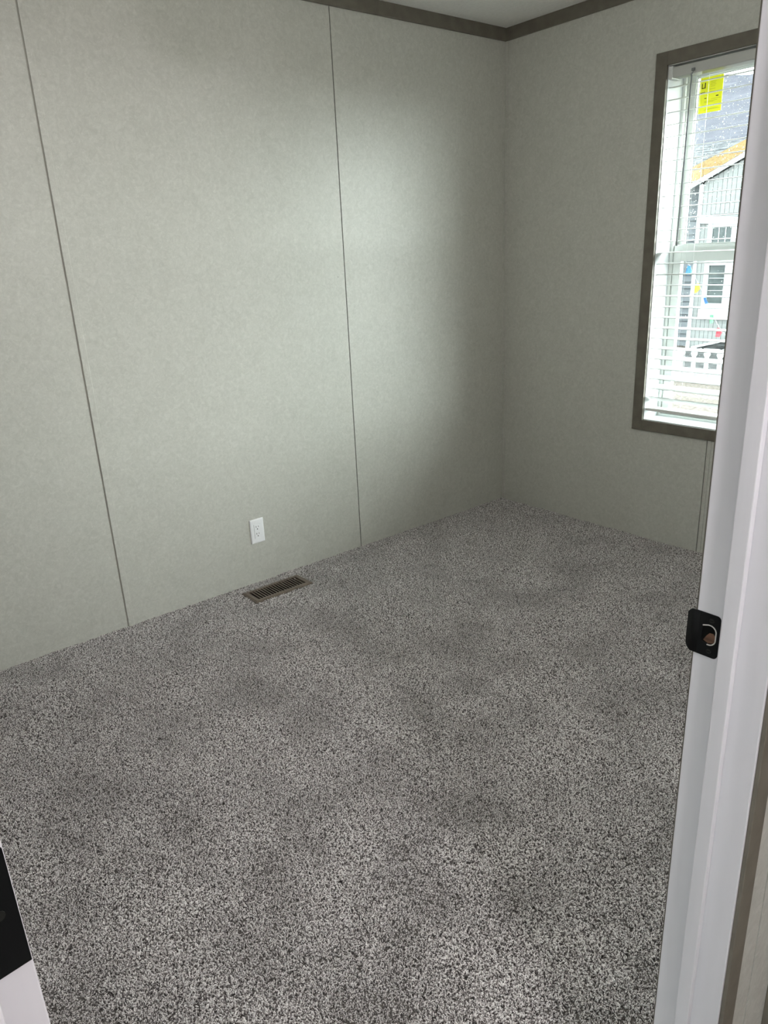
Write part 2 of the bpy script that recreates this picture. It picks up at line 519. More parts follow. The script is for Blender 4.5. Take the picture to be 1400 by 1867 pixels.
# brown trim at the ceiling
tl = MB().prism([(0, TB), (0.009, TB), (0.011, TB+0.003), (0.011, H), (0, H)], 'y', YB, -0.0002).build('trim_1', BROWN, **ST)
tb_ = MB().prism([(0, TB), (-0.009, TB), (-0.011, TB+0.003), (-0.011, H), (0, H)], 'x', 0.0112, W-0.0112).build('trim_2', BROWN, **ST)
MB().prism([(W, TB), (W-0.009, TB), (W-0.011, TB+0.003), (W-0.011, H), (W, H)], 'y', YB, 0).build('trim_3', BROWN, **ST)
MB().prism([(YB, TB), (YB+0.009, TB), (YB+0.011, TB+0.003), (YB+0.011, H), (YB, H)], 'x', 0.0112, W-0.0112).build('trim_4', BROWN, **ST)

# ------------------------------------------------------------------ window
win = empty('window_1', (0, 0, 0), kind='structure')
T = 0.012
B('casing', BROWN, XO0, XI0, -T, 0, ZO0, ZO1, win, 0.0015)
B('casing', BROWN, XI1, XO1, -T, 0, ZO0, ZO1, win, 0.0015)
B('casing', BROWN, XI0, XI1, -T, 0, ZO0, ZI0, win, 0.0015)
B('casing', BROWN, XI0, XI1, -T, 0, ZI1, ZO1, win, 0.0015)
e = 0.003
B('liner_board', LINER, XI0-0.011, XI0+e, -0.0005, YF+0.02, ZI0-0.011, ZI1+0.011, win, 0.001)
B('liner_board', LINER, XI1-e, XI1+0.011, -0.0005, YF+0.02, ZI0-0.011, ZI1+0.011, win, 0.001)
B('liner_board', LINER, XI0+e, XI1-e, -0.0005, YF+0.02, ZI1-e, ZI1+0.011, win, 0.001)
B('sill_board', LINER, XI0+e, XI1-e, -0.0005, YF+0.02, ZI0-0.011, ZI0+e, win, 0.001)
GX0, GX1, GZ0, GZ1 = XI0+e, XI1-e, ZI0+e, ZI1-e
def ring(name, m, x0, x1, z0, z1, wl, wr, wbm, wt, y0, y1, bevel=0.001, parent=win):
    mb = MB()
    mb.box(x0, x0+wl, y0, y1, z0, z1); mb.box(x1-wr, x1, y0, y1, z0, z1)
    mb.box(x0+wl, x1-wr, y0, y1, z0, z0+wbm); mb.box(x0+wl, x1-wr, y0, y1, z1-wt, z1)
    return mb.build(name, m, parent, bevel)
ring('window_frame', VINYL, GX0, GX1, GZ0, GZ1, 0.014, 0.014, 0.010, 0.014, YF, 0.205)
ring('frame_stop', VINYL, GX0+0.014, GX1-0.014, GZ0+0.010, GZ1-0.014, 0.006, 0.006, 0.006, 0.006, YF+0.016, YF+0.028)
MEET0, MEET1 = 1.309, 1.382
ls = ring('lower_sash', VINYL, GX0+0.016, GX1-0.016, GZ0+0.012, MEET1, 0.037, 0.037, 0.026, 0.0, YF+0.008, YF+0.034, 0.0015)
B('meeting_rail', VINYL, GX0+0.053, GX1-0.053, YF+0.008, YF+0.036, MEET0, MEET1, ls, 0.0015)
B('lift_rail', VINYL, GX0+0.12, GX1-0.12, YF-0.002, YF+0.008, MEET1-0.016, MEET1-0.006, ls, 0.001)
B('pane', GLASS, GX0+0.052, GX1-0.052, YF+0.019, YF+0.022, GZ0+0.037, MEET0+0.002, ls)
us = ring('upper_sash', VINYL, GX0+0.016, GX1-0.016, 1.345, GZ1-0.016, 0.024, 0.024, 0.036, 0.02, YF+0.038, YF+0.062, 0.0015)
YG = YF+0.050
B('pane', GLASS, GX0+0.039, GX1-0.039, YG, YG+0.003, 1.380, GZ1-0.034, us)
# faint glazing bead
ring('glazing_bead', VINYL, GX0+0.04, GX1-0.04, 1.381, GZ1-0.036, 0.004, 0.004, 0.004, 0.004, YG-0.006, YG-0.0002, 0.0, us)

# raindrops on the outside of both panes
def drops():
    mb_v, mb_f = [], []
    rnd = random.Random(3)
    def dome(cx, cz, y, rx, rz, h):
        n = len(mb_v)
        rings = [(1.0, 0.0), (0.86, 0.5), (0.5, 0.87)]
        for rr, hh in rings:
            for k in range(8):
                t = 2*math.pi*k/8
                mb_v.append((cx+rx*rr*math.cos(t), y+h*hh, cz+rz*rr*math.sin(t)))
        mb_v.append((cx, y+h, cz))
        for i in range(2):
            for k in range(8):
                k2 = (k+1) % 8
                mb_f.append((n+i*8+k, n+i*8+k2, n+(i+1)*8+k2, n+(i+1)*8+k))
        for k in range(8):
            mb_f.append((n+16+k, n+16+(k+1) % 8, n+24))
        mb_f.append(tuple(n+k for k in range(8))[::-1])
    for i in range(2300):
        r = 0.0008 + 0.0021*rnd.random()**3
        dome(rnd.uniform(GX0+0.045, GX1-0.045), rnd.uniform(1.39, GZ1-0.04), YG+0.0031, r, r*rnd.uniform(0.9, 1.7), r*0.6)
    for i in range(260):
        r = 0.0007 + 0.0018*rnd.random()**2.5
        dome(rnd.uniform(GX0+0.058, GX1-0.058), rnd.uniform(GZ0+0.045, MEET0), YF+0.0221, r, r*rnd.uniform(0.9, 1.5), r*0.6)
    me = bpy.data.meshes.new('raindrops'); me.from_pydata(mb_v, [], mb_f)
    for p in me.polygons: p.use_smooth = True
    me.materials.append(DROP)
    o = bpy.data.objects.new('raindrops', me); link(o, win)
    tag(o, 'clear raindrops on the outside of the panes', kind='stuff')
drops()

# yellow sticker on the upper pane
st = MB((1.0, YG-0.001, 1.98)).prism([(0.9464, 1.909), (1.0477, 1.909), (1.0477, 2.053), (0.9464, 2.053)], 'y', YG-0.0014, YG-0.0006).build('yellow_label', STICK)
tag(st, 'bright yellow printed label stuck on the upper window pane', 'sticker')
pr = MB((1.0, YG-0.001, 1.98)); pl = MB((1.0, YG-0.001, 1.98))
ys0, ys1 = YG-0.0017, YG-0.0014
for x0, x1, z0, z1 in ((0.955, 0.958, 2.003, 2.022), (0.955, 0.962, 2.003, 2.006), (0.968, 0.972, 2.003, 2.024), (0.962, 0.970, 2.003, 2.006),
                       (0.951, 0.958, 1.986, 1.989), (0.960, 0.964, 1.985, 1.990), (0.967, 0.970, 1.984, 1.991), (0.971, 0.980, 1.963, 1.966), (1.021, 1.032, 1.966, 1.970), (0.972, 0.984, 1.9345, 1.9365)):
    pr.box(x0, x1, ys0, ys1, z0, z1)
for z0, x0, x1 in ((1.952, 0.972, 1.028), (1.948, 0.972, 1.012), (2.030, 0.990, 1.015), (2.024, 0.994, 1.018), (2.018, 0.994, 1.016), (2.012, 0.992, 1.018), (2.006, 0.994, 1.014), (1.996, 0.990, 1.016), (1.920, 0.972, 1.042), (1.923, 0.980, 1.036), (1.958, 1.0, 1.042)):
    pl.box(x0, x1, ys0, ys1, z0, z0+0.0011)
pr.build('bold_print', INK, st, kind='stuff'); pl.build('fine_print', INKL, st, kind='stuff')

# ------------------------------------------------------------------ blind
def make_blind():
    bl = empty('venetian_blind', (0, 0, 0), label='white venetian blind with open slats hung inside the brown window frame', cat='blind')
    x0, x1 = XI0+0.007, XI1-0.007
    MB().prism([(0.004, 2.038), (0.002, 2.041), (0.002, 2.074), (0.004, 2.077), (0.056, 2.077), (0.056, 2.038)], 'x', x0, x1).build('headrail', HEADR, bl)
    B('bracket', BLIND, XI0+0.0035, XI0+0.020, -0.001, 0.06, 2.034, 2.0815, bl, 0.001)
    B('bracket', BLIND, XI1-0.020, XI1-0.0035, -0.001, 0.06, 2.034, 2.0815, bl, 0.001)
    # slat: crowned strip
    def slat_mesh(tilt):
        n = 7; wd = 0.050
        top, bot = [], []
        for i in range(n):
            u = -0.5 + i/(n-1)
            yy = u*wd; zz = 0.0018*(1-4*u*u)
            c, s = math.cos(tilt), math.sin(tilt)
            top.append((yy*c-(zz+0.0009)*s, yy*s+(zz+0.0009)*c))
            bot.append((yy*c-(zz-0.0009)*s, yy*s+(zz-0.0009)*c))
        mb = MB()
        mb.prism(top+bot[::-1], 'x', x0, x1)
        me = bpy.data.meshes.new('slat')
        me.from_pydata([tuple(v) for v in mb.v], [], mb.f)
        bm = bmesh.new(); bm.from_mesh(me); bmesh.ops.recalc_face_normals(bm, faces=bm.faces); bm.to_mesh(me); bm.free()
        me.materials.append(BLIND)
        return me
    cache = {}
    for k in range(29):
        zf = 2.0025 - 0.0466*k
        tilt = max(0.05, 0.13-0.009*k)
        if k >= 21: tilt = (0.06, 0.08, 0.11, 0.15, 0.20, 0.27, 0.34)[min(k-21, 6)]
        dz = 0.025*math.sin(tilt)
        if k == 28:
            tilt = -0.52; dz = 0.0
            zf = 0.695
        key = round(tilt, 3)
        if key not in cache: cache[key] = slat_mesh(tilt)
        o = bpy.data.objects.new('slat', cache[key]); link(o, bl)
        o.location = (0, 0.030, zf+dz)
        o.rotation_euler = (random.uniform(-0.02, 0.02), random.uniform(-0.0006, 0.0006), 0)
    MB().prism([(0.003, 0.641), (0.006, 0.638), (0.054, 0.638), (0.057, 0.641), (0.057, 0.649), (0.054, 0.652), (0.006, 0.652), (0.003, 0.649)], 'x', x0, x1).build('bottom_rail', RAIL, bl)
    for xc in (1.040, 1.552):
        c = MB()
        c.tube((xc, 0.0035, 0.66), (xc, 0.0035, 2.04), 0.0005, 5)
        c.tube((xc+0.004, 0.0575, 0.66), (xc+0.004, 0.0575, 2.04), 0.0007, 5)
        for k in range(28):
            z = 2.0025-0.0466*k+0.0015
            c.tube((xc, 0.0035, z), (xc+0.004, 0.0575, z+0.004), 0.0003, 3)
        c.path([(xc-0.004, 0.0015, 0.664), (xc+0.001, 0.0008, 0.657), (xc-0.003, 0.001, 0.650), (xc+0.003, 0.001, 0.644), (xc, 0.002, 0.637)], 0.0008, 5)
        c.path([(xc+0.012, 0.0015, 0.652), (xc+0.004, 0.0015, 0.648), (xc-0.004, 0.0015, 0.639)], 0.0007, 5)
        c.build('ladder_cord', CORD, bl)
    wd_ = MB()
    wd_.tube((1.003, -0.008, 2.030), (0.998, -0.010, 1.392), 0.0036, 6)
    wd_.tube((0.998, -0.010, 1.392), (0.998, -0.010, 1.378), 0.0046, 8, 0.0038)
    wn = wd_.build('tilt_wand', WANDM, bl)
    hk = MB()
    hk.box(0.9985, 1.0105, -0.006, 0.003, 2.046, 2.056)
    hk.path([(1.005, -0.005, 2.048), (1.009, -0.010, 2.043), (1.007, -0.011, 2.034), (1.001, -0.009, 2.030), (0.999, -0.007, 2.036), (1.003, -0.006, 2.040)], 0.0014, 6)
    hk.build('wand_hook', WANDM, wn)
make_blind()

# ------------------------------------------------------------------ outlet
def outlet():
    yc, zc = -1.6555, 0.2445
    t = empty('wall_outlet', (0, yc, zc), label='white duplex electrical outlet low on the left wall above the floor register', cat='outlet')
    hw, hh = 0.035, 0.0571
    # plate with sloping border and a window for the receptacle
    iw, ih = 0.0168, 0.0335
    me = bpy.data.meshes.new('cover_plate')
    bm = bmesh.new()
    rings_ = [(hw, hh, 0.0), (hw, hh, 0.0018), (hw-0.0022, hh-0.0022, 0.0046), (hw-0.006, hh-0.006, 0.0056), (iw, ih, 0.0056), (iw, ih, 0.001)]
    vr = []
    for a, b, x in rings_:
        vr.append([bm.verts.new((x, sy*a, sz*b)) for sy, sz in ((-1, -1), (1, -1), (1, 1), (-1, 1))])
    for r0, r1 in zip(vr[:-1], vr[1:]):
        for k in range(4):
            bm.faces.new((r0[k], r0[(k+1) % 4], r1[(k+1) % 4], r1[k]))
    bmesh.ops.recalc_face_normals(bm, faces=bm.faces)
    bm.to_mesh(me); bm.free()
    me.materials.append(PLATE)
    o = bpy.data.objects.new('cover_plate', me); link(o, t)
    rc = MB().box(0.0, 0.0068, -iw+0.0006, iw-0.0006, -ih+0.0006, ih-0.0006).build('receptacle', PLATE, t, 0.0008)
    for s in (1, -1):
        zz = s*0.0165
        m_ = MB()
        m_.box(0.0062, 0.0071, -0.0073, -0.0052, zz+0.0012, zz+0.0092)
        m_.box(0.0062, 0.0071, 0.0046, 0.0064, zz+0.0020, zz+0.0086)
        m_.tube((0.0062, -0.0004, zz-0.0060), (0.0071, -0.0004, zz-0.0060), 0.0025, 10)
        m_.build('socket_hole', SLOT, rc)
    gl = MB()
    gl.box(0.0055, 0.0058, -iw-0.0002, -iw+0.0007, -ih, ih)
    gl.build('gap', mat('seam_grey', (0.30, 0.31, 0.32), 0.8), t)
outlet()

# ------------------------------------------------------------------ floor register
def register():
    x0, x1, y0, y1 = 0.066, 0.197, -1.802, -1.506
    zt = 0.0048
    t = empty('floor_register', (0, 0, 0), label='brown metal floor register set into the carpet beside the left wall', cat='vent')
    ix0, ix1, iy0, iy1 = 0.0895, 0.1775, -1.778, -1.532
    me = bpy.data.meshes.new('register_frame'); bm = bmesh.new()
    xc, yc = (x0+x1)/2, (y0+y1)/2
    def rg(a0, a1, b0, b1, z): return [bm.verts.new(p) for p in ((a0, b0, z), (a1, b0, z), (a1, b1, z), (a0, b1, z))]
    R = [rg(x0, x1, y0, y1, -0.004), rg(x0, x1, y0, y1, 0.0005), rg(x0+0.009, x1-0.009, y0+0.009, y1-0.009, zt), rg(ix0, ix1, iy0, iy1, zt), rg(ix0, ix1, iy0, iy1, zt-0.012), rg(ix0, ix1, iy0, iy1, -0.09)]
    for r0, r1 in zip(R[:4], R[1:5]):
        for k in range(4): bm.faces.new((r0[k], r0[(k+1) % 4], r1[(k+1) % 4], r1[k]))
    bmesh.ops.recalc_face_normals(bm, faces=bm.faces)
    bm.to_mesh(me); bm.free(); me.materials.append(BRWN_METAL)
    link(bpy.data.objects.new('register_frame', me), t)
    db = MB()
    db.box(ix0, ix1, iy0, iy1, -0.095, -0.09)
    for a in ((ix0-0.002, ix0, iy0, iy1), (ix1, ix1+0.002, iy0, iy1), (ix0, ix1, iy0-0.002, iy0), (ix0, ix1, iy1, iy1+0.002)):
        db.box(*a, -0.095, zt-0.012)
    db.build('duct_box', DUCT, t)
    n = 18
    pitch = (iy1-iy0)/n
    base = None
    for k in range(1, n):
        yk = iy0 + pitch*k
        if base is None:
            mb = MB()
            mb.prism([(-0.0024, 0.0), (0.0022, 0.0), (0.0028, -0.001), (0.0026, -0.009), (0.0016, -0.009), (-0.0028, -0.001)], 'x', ix0, ix1)
            base = mb.build('louver', BRWN_METAL, t)
            o = base
        else:
            o = base.copy(); link(o, t)
        o.location = (0, yk, zt-0.0004)
    # longitudinal damper blade below and a small lever
    B('damper_blade', DUCT, (ix0+ix1)/2-0.001, (ix0+ix1)/2+0.03, iy0+0.004, iy1-0.004, -0.034, -0.032, t)
    B('damper_lever', BRIGHT, 0.108, 0.112, iy1-0.0165, iy1-0.0135, zt-0.006, zt+0.0035, t, 0.0008)
register()

# small nail mark on the wall
nm = MB().tube((0.0, -1.1118, 1.3149), (0.0006, -1.1118, 1.3149), 0.0016, 8).build('nail', mat('nail_grey', (0.12, 0.12, 0.12), 0.6))
tag(nm, 'tiny dark nail head in the middle panel of the left wall', 'nail')

# ------------------------------------------------------------------ doorway
door = empty('door_1', (0, 0, 0), kind='structure')
JT = 0.019
stopx0 = W+0.0350; stopx1 = stopx0+0.0190; ST_T = 0.0105
jr = B('jamb', WHITE, W, WH, YR, YR+JT, -0.004, DH+JT, door, 0.0012)
jl = B('jamb', WHITE, W, WH, YL-JT, YL, -0.004, DH+JT, door, 0.0012)
jh = B('jamb', WHITE, W, WH, YL, YR, DH, DH+JT, door, 0.0012)
B('door_stop', WHITE, stopx0, stopx1, YR-ST_T, YR, -0.004, DH, door, 0.0014)
B('door_stop', WHITE, stopx0, stopx1, YL, YL+ST_T, -0.004, DH, door, 0.0014)
B('door_stop', WHITE, stopx0, stopx1, YL+ST_T, YR-ST_T, DH-ST_T, DH, door, 0.0014)
for xa, xb, cw in ((W-0.003, W, 0.057), (WH, WH+0.006, 0.0385)):
    B('door_casing', BROWN, xa, xb, YR+0.003, YR+cw, -0.004, DH+0.06, door, 0.0012)
    B('door_casing', BROWN, xa, xb, YL-0.057, YL-0.003, -0.004, DH+0.06, door, 0.0012)
    B('door_casing', BROWN, xa, xb, YL-0.003, YR+0.003, DH+0.003, DH+0.06, door, 0.0012)
# strike plate with a rounded lip and a latch hole
def strike():
    zc = 0.9431; hz = 0.0285
    xr = 2.4405; xe = W; y0 = YR-0.0018
    me = bpy.data.meshes.new('strike_plate'); bm = bmesh.new()
    # outline in (x,z), rounded right corners
    def arc(cx, cz, r, a0, a1, n=5): return [(cx+r*math.cos(math.radians(a0+(a1-a0)*i/n)), cz+r*math.sin(math.radians(a0+(a1-a0)*i/n))) for i in range(n+1)]
    r = 0.005
    xl_ = 2.4150
    outer = arc(xr-r, zc-hz+r, r, -90, 0) + arc(xr-r, zc+hz-r, r, 0, 90) + [(xl_, zc+hz), (xl_, zc-hz)]
    hole = arc(2.4285, 0.9395, 0.0085, -100, -10, 4) + arc(2.4285, 0.9490, 0.0085, 10, 100, 4) + [(2.4200, 0.955), (2.4190, 0.9475), (2.4190, 0.940), (2.4205, 0.9335)]
    def bend(x, z): return (x, y0, z)
    def add(loop, off): return [bm.verts.new((lambda p: (p[0], p[1]+off, p[2]))(bend(x, z))) for x, z in loop]
    for off in (0.0, 0.0016):
        vo, vh = add(outer, off), add(hole, off)
        eds = []
        for lp in (vo, vh):
            for i in range(len(lp)): eds.append(bm.edges.new((lp[i], lp[(i+1) % len(lp)])))
        bmesh.ops.triangle_fill(bm, use_beauty=True, use_dissolve=False, edges=eds)
        if off == 0.0: vo0, vh0 = vo, vh
        else:
            for A_, B_ in ((vo0, vo), (vh0, vh)):
                for i in range(len(A_)):
                    j = (i+1) % len(A_)
                    bm.faces.new((A_[i], A_[j], B_[j], B_[i]))
    cols_ = []
    nC = 9
    for i in range(nC+1):
        t = i/nC
        x = xl_ - 0.0168*t
        h_ = hz - (0.0075*max(0.0, (t-0.45)/0.55)**2.2)
        d = max(0.0, 0.0125-(x-2.4008))
        yy = y0 + 0.0032*max(0.0, (t-0.3)/0.7)**1.8
        cols_.append([bm.verts.new((x, yy+o_, zc+s_*h_)) for o_ in (0.0, 0.0016) for s_ in (-1, 1)])
    for A_, B_ in zip(cols_[:-1], cols_[1:]):
        bm.faces.new((A_[0], A_[1], B_[1], B_[0])).smooth = True
        bm.faces.new((A_[2], A_[3], B_[3], B_[2])).smooth = True
        bm.faces.new((A_[0], A_[2], B_[2], B_[0])); bm.faces.new((A_[1], A_[3], B_[3], B_[1]))
    Z_ = cols_[-1]; bm.faces.new((Z_[0], Z_[1], Z_[3], Z_[2]))
    bmesh.ops.recalc_face_normals(bm, faces=bm.faces)
    bm.to_mesh(me); bm.free(); me.materials.append(BLACK)
    sp = bpy.data.objects.new('strike_plate', me); link(sp, jr)
    tag(sp, 'black latch strike plate with rounded corners')
    # pocket: bright worn rim, dark cavity, raw wood
    rim = MB()
    pts = [(x, y0-0.0003, z) for x, z in hole]
    rim.path(pts[:11], 0.0008, 6)
    rim.build('hole_rim', BRIGHT, sp)
    k = MB().prism([(x, z) for x, z in hole], 'y', YR+0.0002-0.0005, YR-0.0001).build('latch_hole', SLOT, sp)
    MB().prism([(2.4215, 0.9352), (2.4275, 0.9325), (2.4350, 0.9345), (2.4360, 0.9435), (2.4330, 0.9470), (2.4285, 0.9465), (2.4250, 0.9420)], 'y', YR-0.0010, YR-0.0006).build('raw_wood', WOOD, sp)
    for z in (0.9636, 0.9225):
        sc_ = MB()
        sc_.tube((2.430, y0-0.0004, z), (2.430, y0+0.0004, z), 0.0030, 12)
        so = sc_.build('screw', mat('screw_black', (0.008, 0.0095, 0.008), 0.45, 0.3), sp)
        MB().box(2.4278, 2.4322, y0-0.0006, y0-0.0003, z-0.0004, z+0.0004).build('screw', SLOT, sp)
strike()

# open door leaf, hinged on the near jamb and swung into the room
def door_leaf():
    px, py = W-0.008, YL-0.003       # pin
    t = empty('bedroom_door', (px, py, 0), label='open white door seen edge on with a black hinge', cat='door')
    t['_org'] = [0, 0, 0]
    wd, th = 0.762, 0.0345
    xe = -0.006
    MB().box(xe-wd, xe, 0.004, 0.004+th, 0.012, DH-0.006).build('door_slab', WHITE, t, 0.0012)
    for zc in (0.22, 1.0440, 1.86):
        h = MB()
        h.box(xe-0.0002, xe+0.0016, 0.000, 0.004+th-0.0008, zc-0.0425, zc+0.0425)
        ho = h.build('hinge', BLACK, t, 0.0004, label='black butt hinge')
        MB().tube((0.001, -0.003, zc-0.0445), (0.001, -0.003, zc+0.0445), 0.0052, 12).build('hinge_barrel', BLACK, ho)
        for dz, yy in ((0.030, 0.014), (0.0, 0.0272), (-0.030, 0.014)):
            MB().tube((xe+0.0012, yy, zc+dz), (xe+0.0021, yy, zc+dz), 0.0036, 12).build('screw', MATS['screw_black'], ho)
    for s, yy in ((1, 0.004+th), (-1, 0.004)):
        kb = MB()
        kx = xe-wd+0.060
        kb.tube((kx, yy, 0.943), (kx, yy+s*0.006, 0.943), 0.030, 20)
        kb.tube((kx, yy+s*0.006, 0.943), (kx, yy+s*0.030, 0.943), 0.011, 14)
        kb.tube((kx, yy+s*0.030, 0.943), (kx, yy+s*0.042, 0.943), 0.018, 18, 0.026)
        kb.tube((kx, yy+s*0.042, 0.943), (kx, yy+s*0.056, 0.943), 0.026, 18, 0.020)
        kb.build('door_knob', BLACK, t)
    t.rotation_euler = (0, 0, math.radians(5))
door_leaf()
# casing of the next door along the hall
d2 = empty('door_2', (0, 0, 0), kind='structure')
B('door_casing', BROWN, WH, WH+0.010, CY+0.2948/0.3058, CY+0.2948/0.3058+0.055, -0.004, DH+0.06, d2, 0.0012)
B('door_slab', WHITE, WH, WH+0.004, CY+0.2948/0.3058+0.055, CY+0.2948/0.3058+0.055+0.76, 0.0, DH, d2)
B('door_casing', BROWN, WH, WH+0.010, CY+0.2948/0.3058+0.815, CY+0.2948/0.3058+0.87, -0.004, DH+0.06, d2, 0.0012)

# globe ceiling lamps added out of view to brighten bedroom and hall
def lamp(loc, label, power, color):
    t = empty('added_ceiling_lamp', (loc[0], loc[1], H), label=label, cat='lamp')
    MB().tube((0, 0, -0.02), (0, 0, 0), 0.07, 24, 0.075).build('lamp_base', PLATE, t)
    MB().tube((0, 0, loc[2]-H+0.09), (0, 0, -0.02), 0.012, 16).build('lamp_neck', PLATE, t)
    m = mat('added_lit_globe', (0.8, 0.8, 0.8), 0.5)
    p = m.node_tree.nodes['Principled BSDF']
    p.inputs['Emission Color'].default_value = (*color, 1)
    p.inputs['Emission Strength'].default_value = power
    me = bpy.data.meshes.new('added_lamp_globe'); bm = bmesh.new()
    bmesh.ops.create_icosphere(bm, subdivisions=3, radius=0.10)
    for f in bm.faces: f.smooth = True
    bm.to_mesh(me); bm.free(); me.materials.append(m)
    g_ = bpy.data.objects.new('added_lamp_globe', me); link(g_, t); g_.location = (0, 0, loc[2]-H)
lamp(ADDED_ROOM_LAMP, 'added lit white globe lamp on the bedroom ceiling', ROOM_P, ROOM_C)
def added_sconce():  # wall globe added out of view to brighten the left wall
    t = empty('added_wall_lamp', (W, ADDED_SCONCE[1], ADDED_SCONCE[2]), label='added lit white globe wall lamp beside the doorway, inside the bedroom', cat='lamp')
    MB().box(-0.016, 0.0, -0.05, 0.05, -0.07, 0.07).build('back_plate', PLATE, t, 0.003)
    MB().tube((-0.016, 0, 0), (ADDED_SCONCE[0]-W+0.06, 0, 0), 0.011, 12).build('lamp_arm', PLATE, t)
    m = mat('added_sconce_globe', (0.8, 0.8, 0.8), 0.5)
    p = m.node_tree.nodes['Principled BSDF']
    p.inputs['Emission Color'].default_value = (*ROOM_C, 1)
    p.inputs['Emission Strength'].default_value = SCON_P
    me = bpy.data.meshes.new('added_lamp_globe'); bm = bmesh.new()
    bmesh.ops.create_icosphere(bm, subdivisions=3, radius=0.065)
    for f in bm.faces: f.smooth = True
    bm.to_mesh(me); bm.free(); me.materials.append(m)
    g_ = bpy.data.objects.new('added_lamp_globe', me); link(g_, t); g_.location = (ADDED_SCONCE[0]-W, 0, 0)
added_sconce()
lamp(ADDED_HALL_LAMP, 'added lit white globe lamp on the hall ceiling', HALL_P, HALL_C)

# ================================================================== outside
GZ = -0.90
def P(D, dx, dz):      # a point at depth D (metres along y from the doorway viewpoint)
    return CX + dx*D, CY + D, CZ + dz*D
def X3(r, g, b): return (r*EXT, g*EXT, b*EXT)
GRAVEL = noisy('pale_gravel', X3(0.045, 0.036, 0.029), X3(0.135, 0.116, 0.097), 22, 0.95, 8, (1, 1, 1), 0.8, 0.02, 40, lo=0.36, hi=0.56)
SIDE_W = noisy('pale_siding', X3(0.245, 0.253, 0.242), X3(0.270, 0.278, 0.266), 6, 0.6)
TRIMW = mat('white_exterior_trim', X3(0.52, 0.54, 0.54), 0.5)
LAPG = noisy('slate_lap_siding', X3(0.120, 0.132, 0.142), X3(0.150, 0.164, 0.174), 5, 0.6, 3)
SHING = noisy('grey_shingles', X3(0.14, 0.145, 0.15), X3(0.27, 0.275, 0.28), 7, 0.9, 6, (1, 1, 1), 0.4, 0.01, 30)
DARKM = noisy('dark_mottle', X3(0.02, 0.022, 0.022), X3(0.07, 0.074, 0.074), 9, 0.9, 6)
HILL = noisy('wooded_hill', X3(0.030, 0.032, 0.046), X3(0.056, 0.056, 0.070), 0.6, 1.0, 9, (1, 1, 0.35), lo=0.3, hi=0.7)  # bluish haze is put into the hill colour
GPANE = noisy('house_glass', X3(0.035, 0.050, 0.048), X3(0.085, 0.105, 0.100), 3, 0.15, 5)

def osb_material():
    m = mat('strand_board', (0.3, 0.18, 0.06), 0.8)
    N, L = m.node_tree.nodes, m.node_tree.links
    b = N['Principled BSDF']
    tc = N.new('ShaderNodeTexCoord'); mp = N.new('ShaderNodeMapping'); mp.inputs['Scale'].default_value = (1, 1, 2.2)
    mp.inputs['Rotation'].default_value = (0, 0.4, 0)
    v = N.new('ShaderNodeTexVoronoi'); v.inputs['Scale'].default_value = 34
    r = N.new('ShaderNodeValToRGB')
    r.color_ramp.elements[0].color = (*X3(0.215, 0.128, 0.042), 1)
    r.color_ramp.elements[1].color = (*X3(0.31, 0.205, 0.082), 1)
    r.color_ramp.elements[0].position = 0.05
    r.color_ramp.elements[1].position = 0.35
    sp = N.new('ShaderNodeSeparateColor')
    L.new(tc.outputs['Object'], mp.inputs[0]); L.new(mp.outputs[0], v.inputs['Vector'])
    L.new(v.outputs['Color'], sp.inputs[0]); L.new(sp.outputs[0], r.inputs[0]); L.new(r.outputs[0], b.inputs['Base Color'])
    return m
OSB = osb_material()

# ground
def ground():
    bm = bmesh.new()
    bmesh.ops.create_grid(bm, x_segments=90, y_segments=70, size=1)
    for v in bm.verts:
        x = v.co.x*45-8; y = 36.2 + v.co.y*36
        z = GZ + 0.05*noise.noise(Vector((x*0.7, y*0.7, 0)))*min(1, max(0, (y-2)/3))
        v.co = (x, y, z)
    me = bpy.data.meshes.new('ground'); bm.to_mesh(me); bm.free()
    me.materials.append(GRAVEL)
    for p in me.polygons: p.use_smooth = True
    o = bpy.data.objects.new('ground', me); link(o)
    tag(o, **ST)
ground()
B('ground', GRAVEL, -20, 25, -40, YB-1.1, GZ-0.1, GZ, **ST)

# wooded hillside closing the view
def hill():
    bm = bmesh.new()
    nx, ny = 120, 30
    grid = []
    for j in range(ny+1):
        row = []
        t = j/ny
        for i in range(nx+1):
            x = -170 + 175*i/nx
            y = 62 + 78*t
            ridge = 29.8 + 3.0*noise.noise(Vector((x*0.03, 1.3, 0))) + 1.2*noise.noise(Vector((x*0.15, 4.3, 0)))
            z = GZ - 0.5 + ridge*(t**0.9) + 1.0*noise.noise(Vector((x*0.2, y*0.2, 0)))*t
            row.append(bm.verts.new((x, y, z)))
        grid.append(row)
    for j in range(ny):
        for i in range(nx):
            bm.faces.new((grid[j][i], grid[j][i+1], grid[j+1][i+1], grid[j+1][i]))
    me = bpy.data.meshes.new('hill'); bm.to_mesh(me); bm.free()
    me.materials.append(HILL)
    for p in me.polygons: p.use_smooth = True
    o = bpy.data.objects.new('hill', me); link(o)
    tag(o, **ST)
hill()

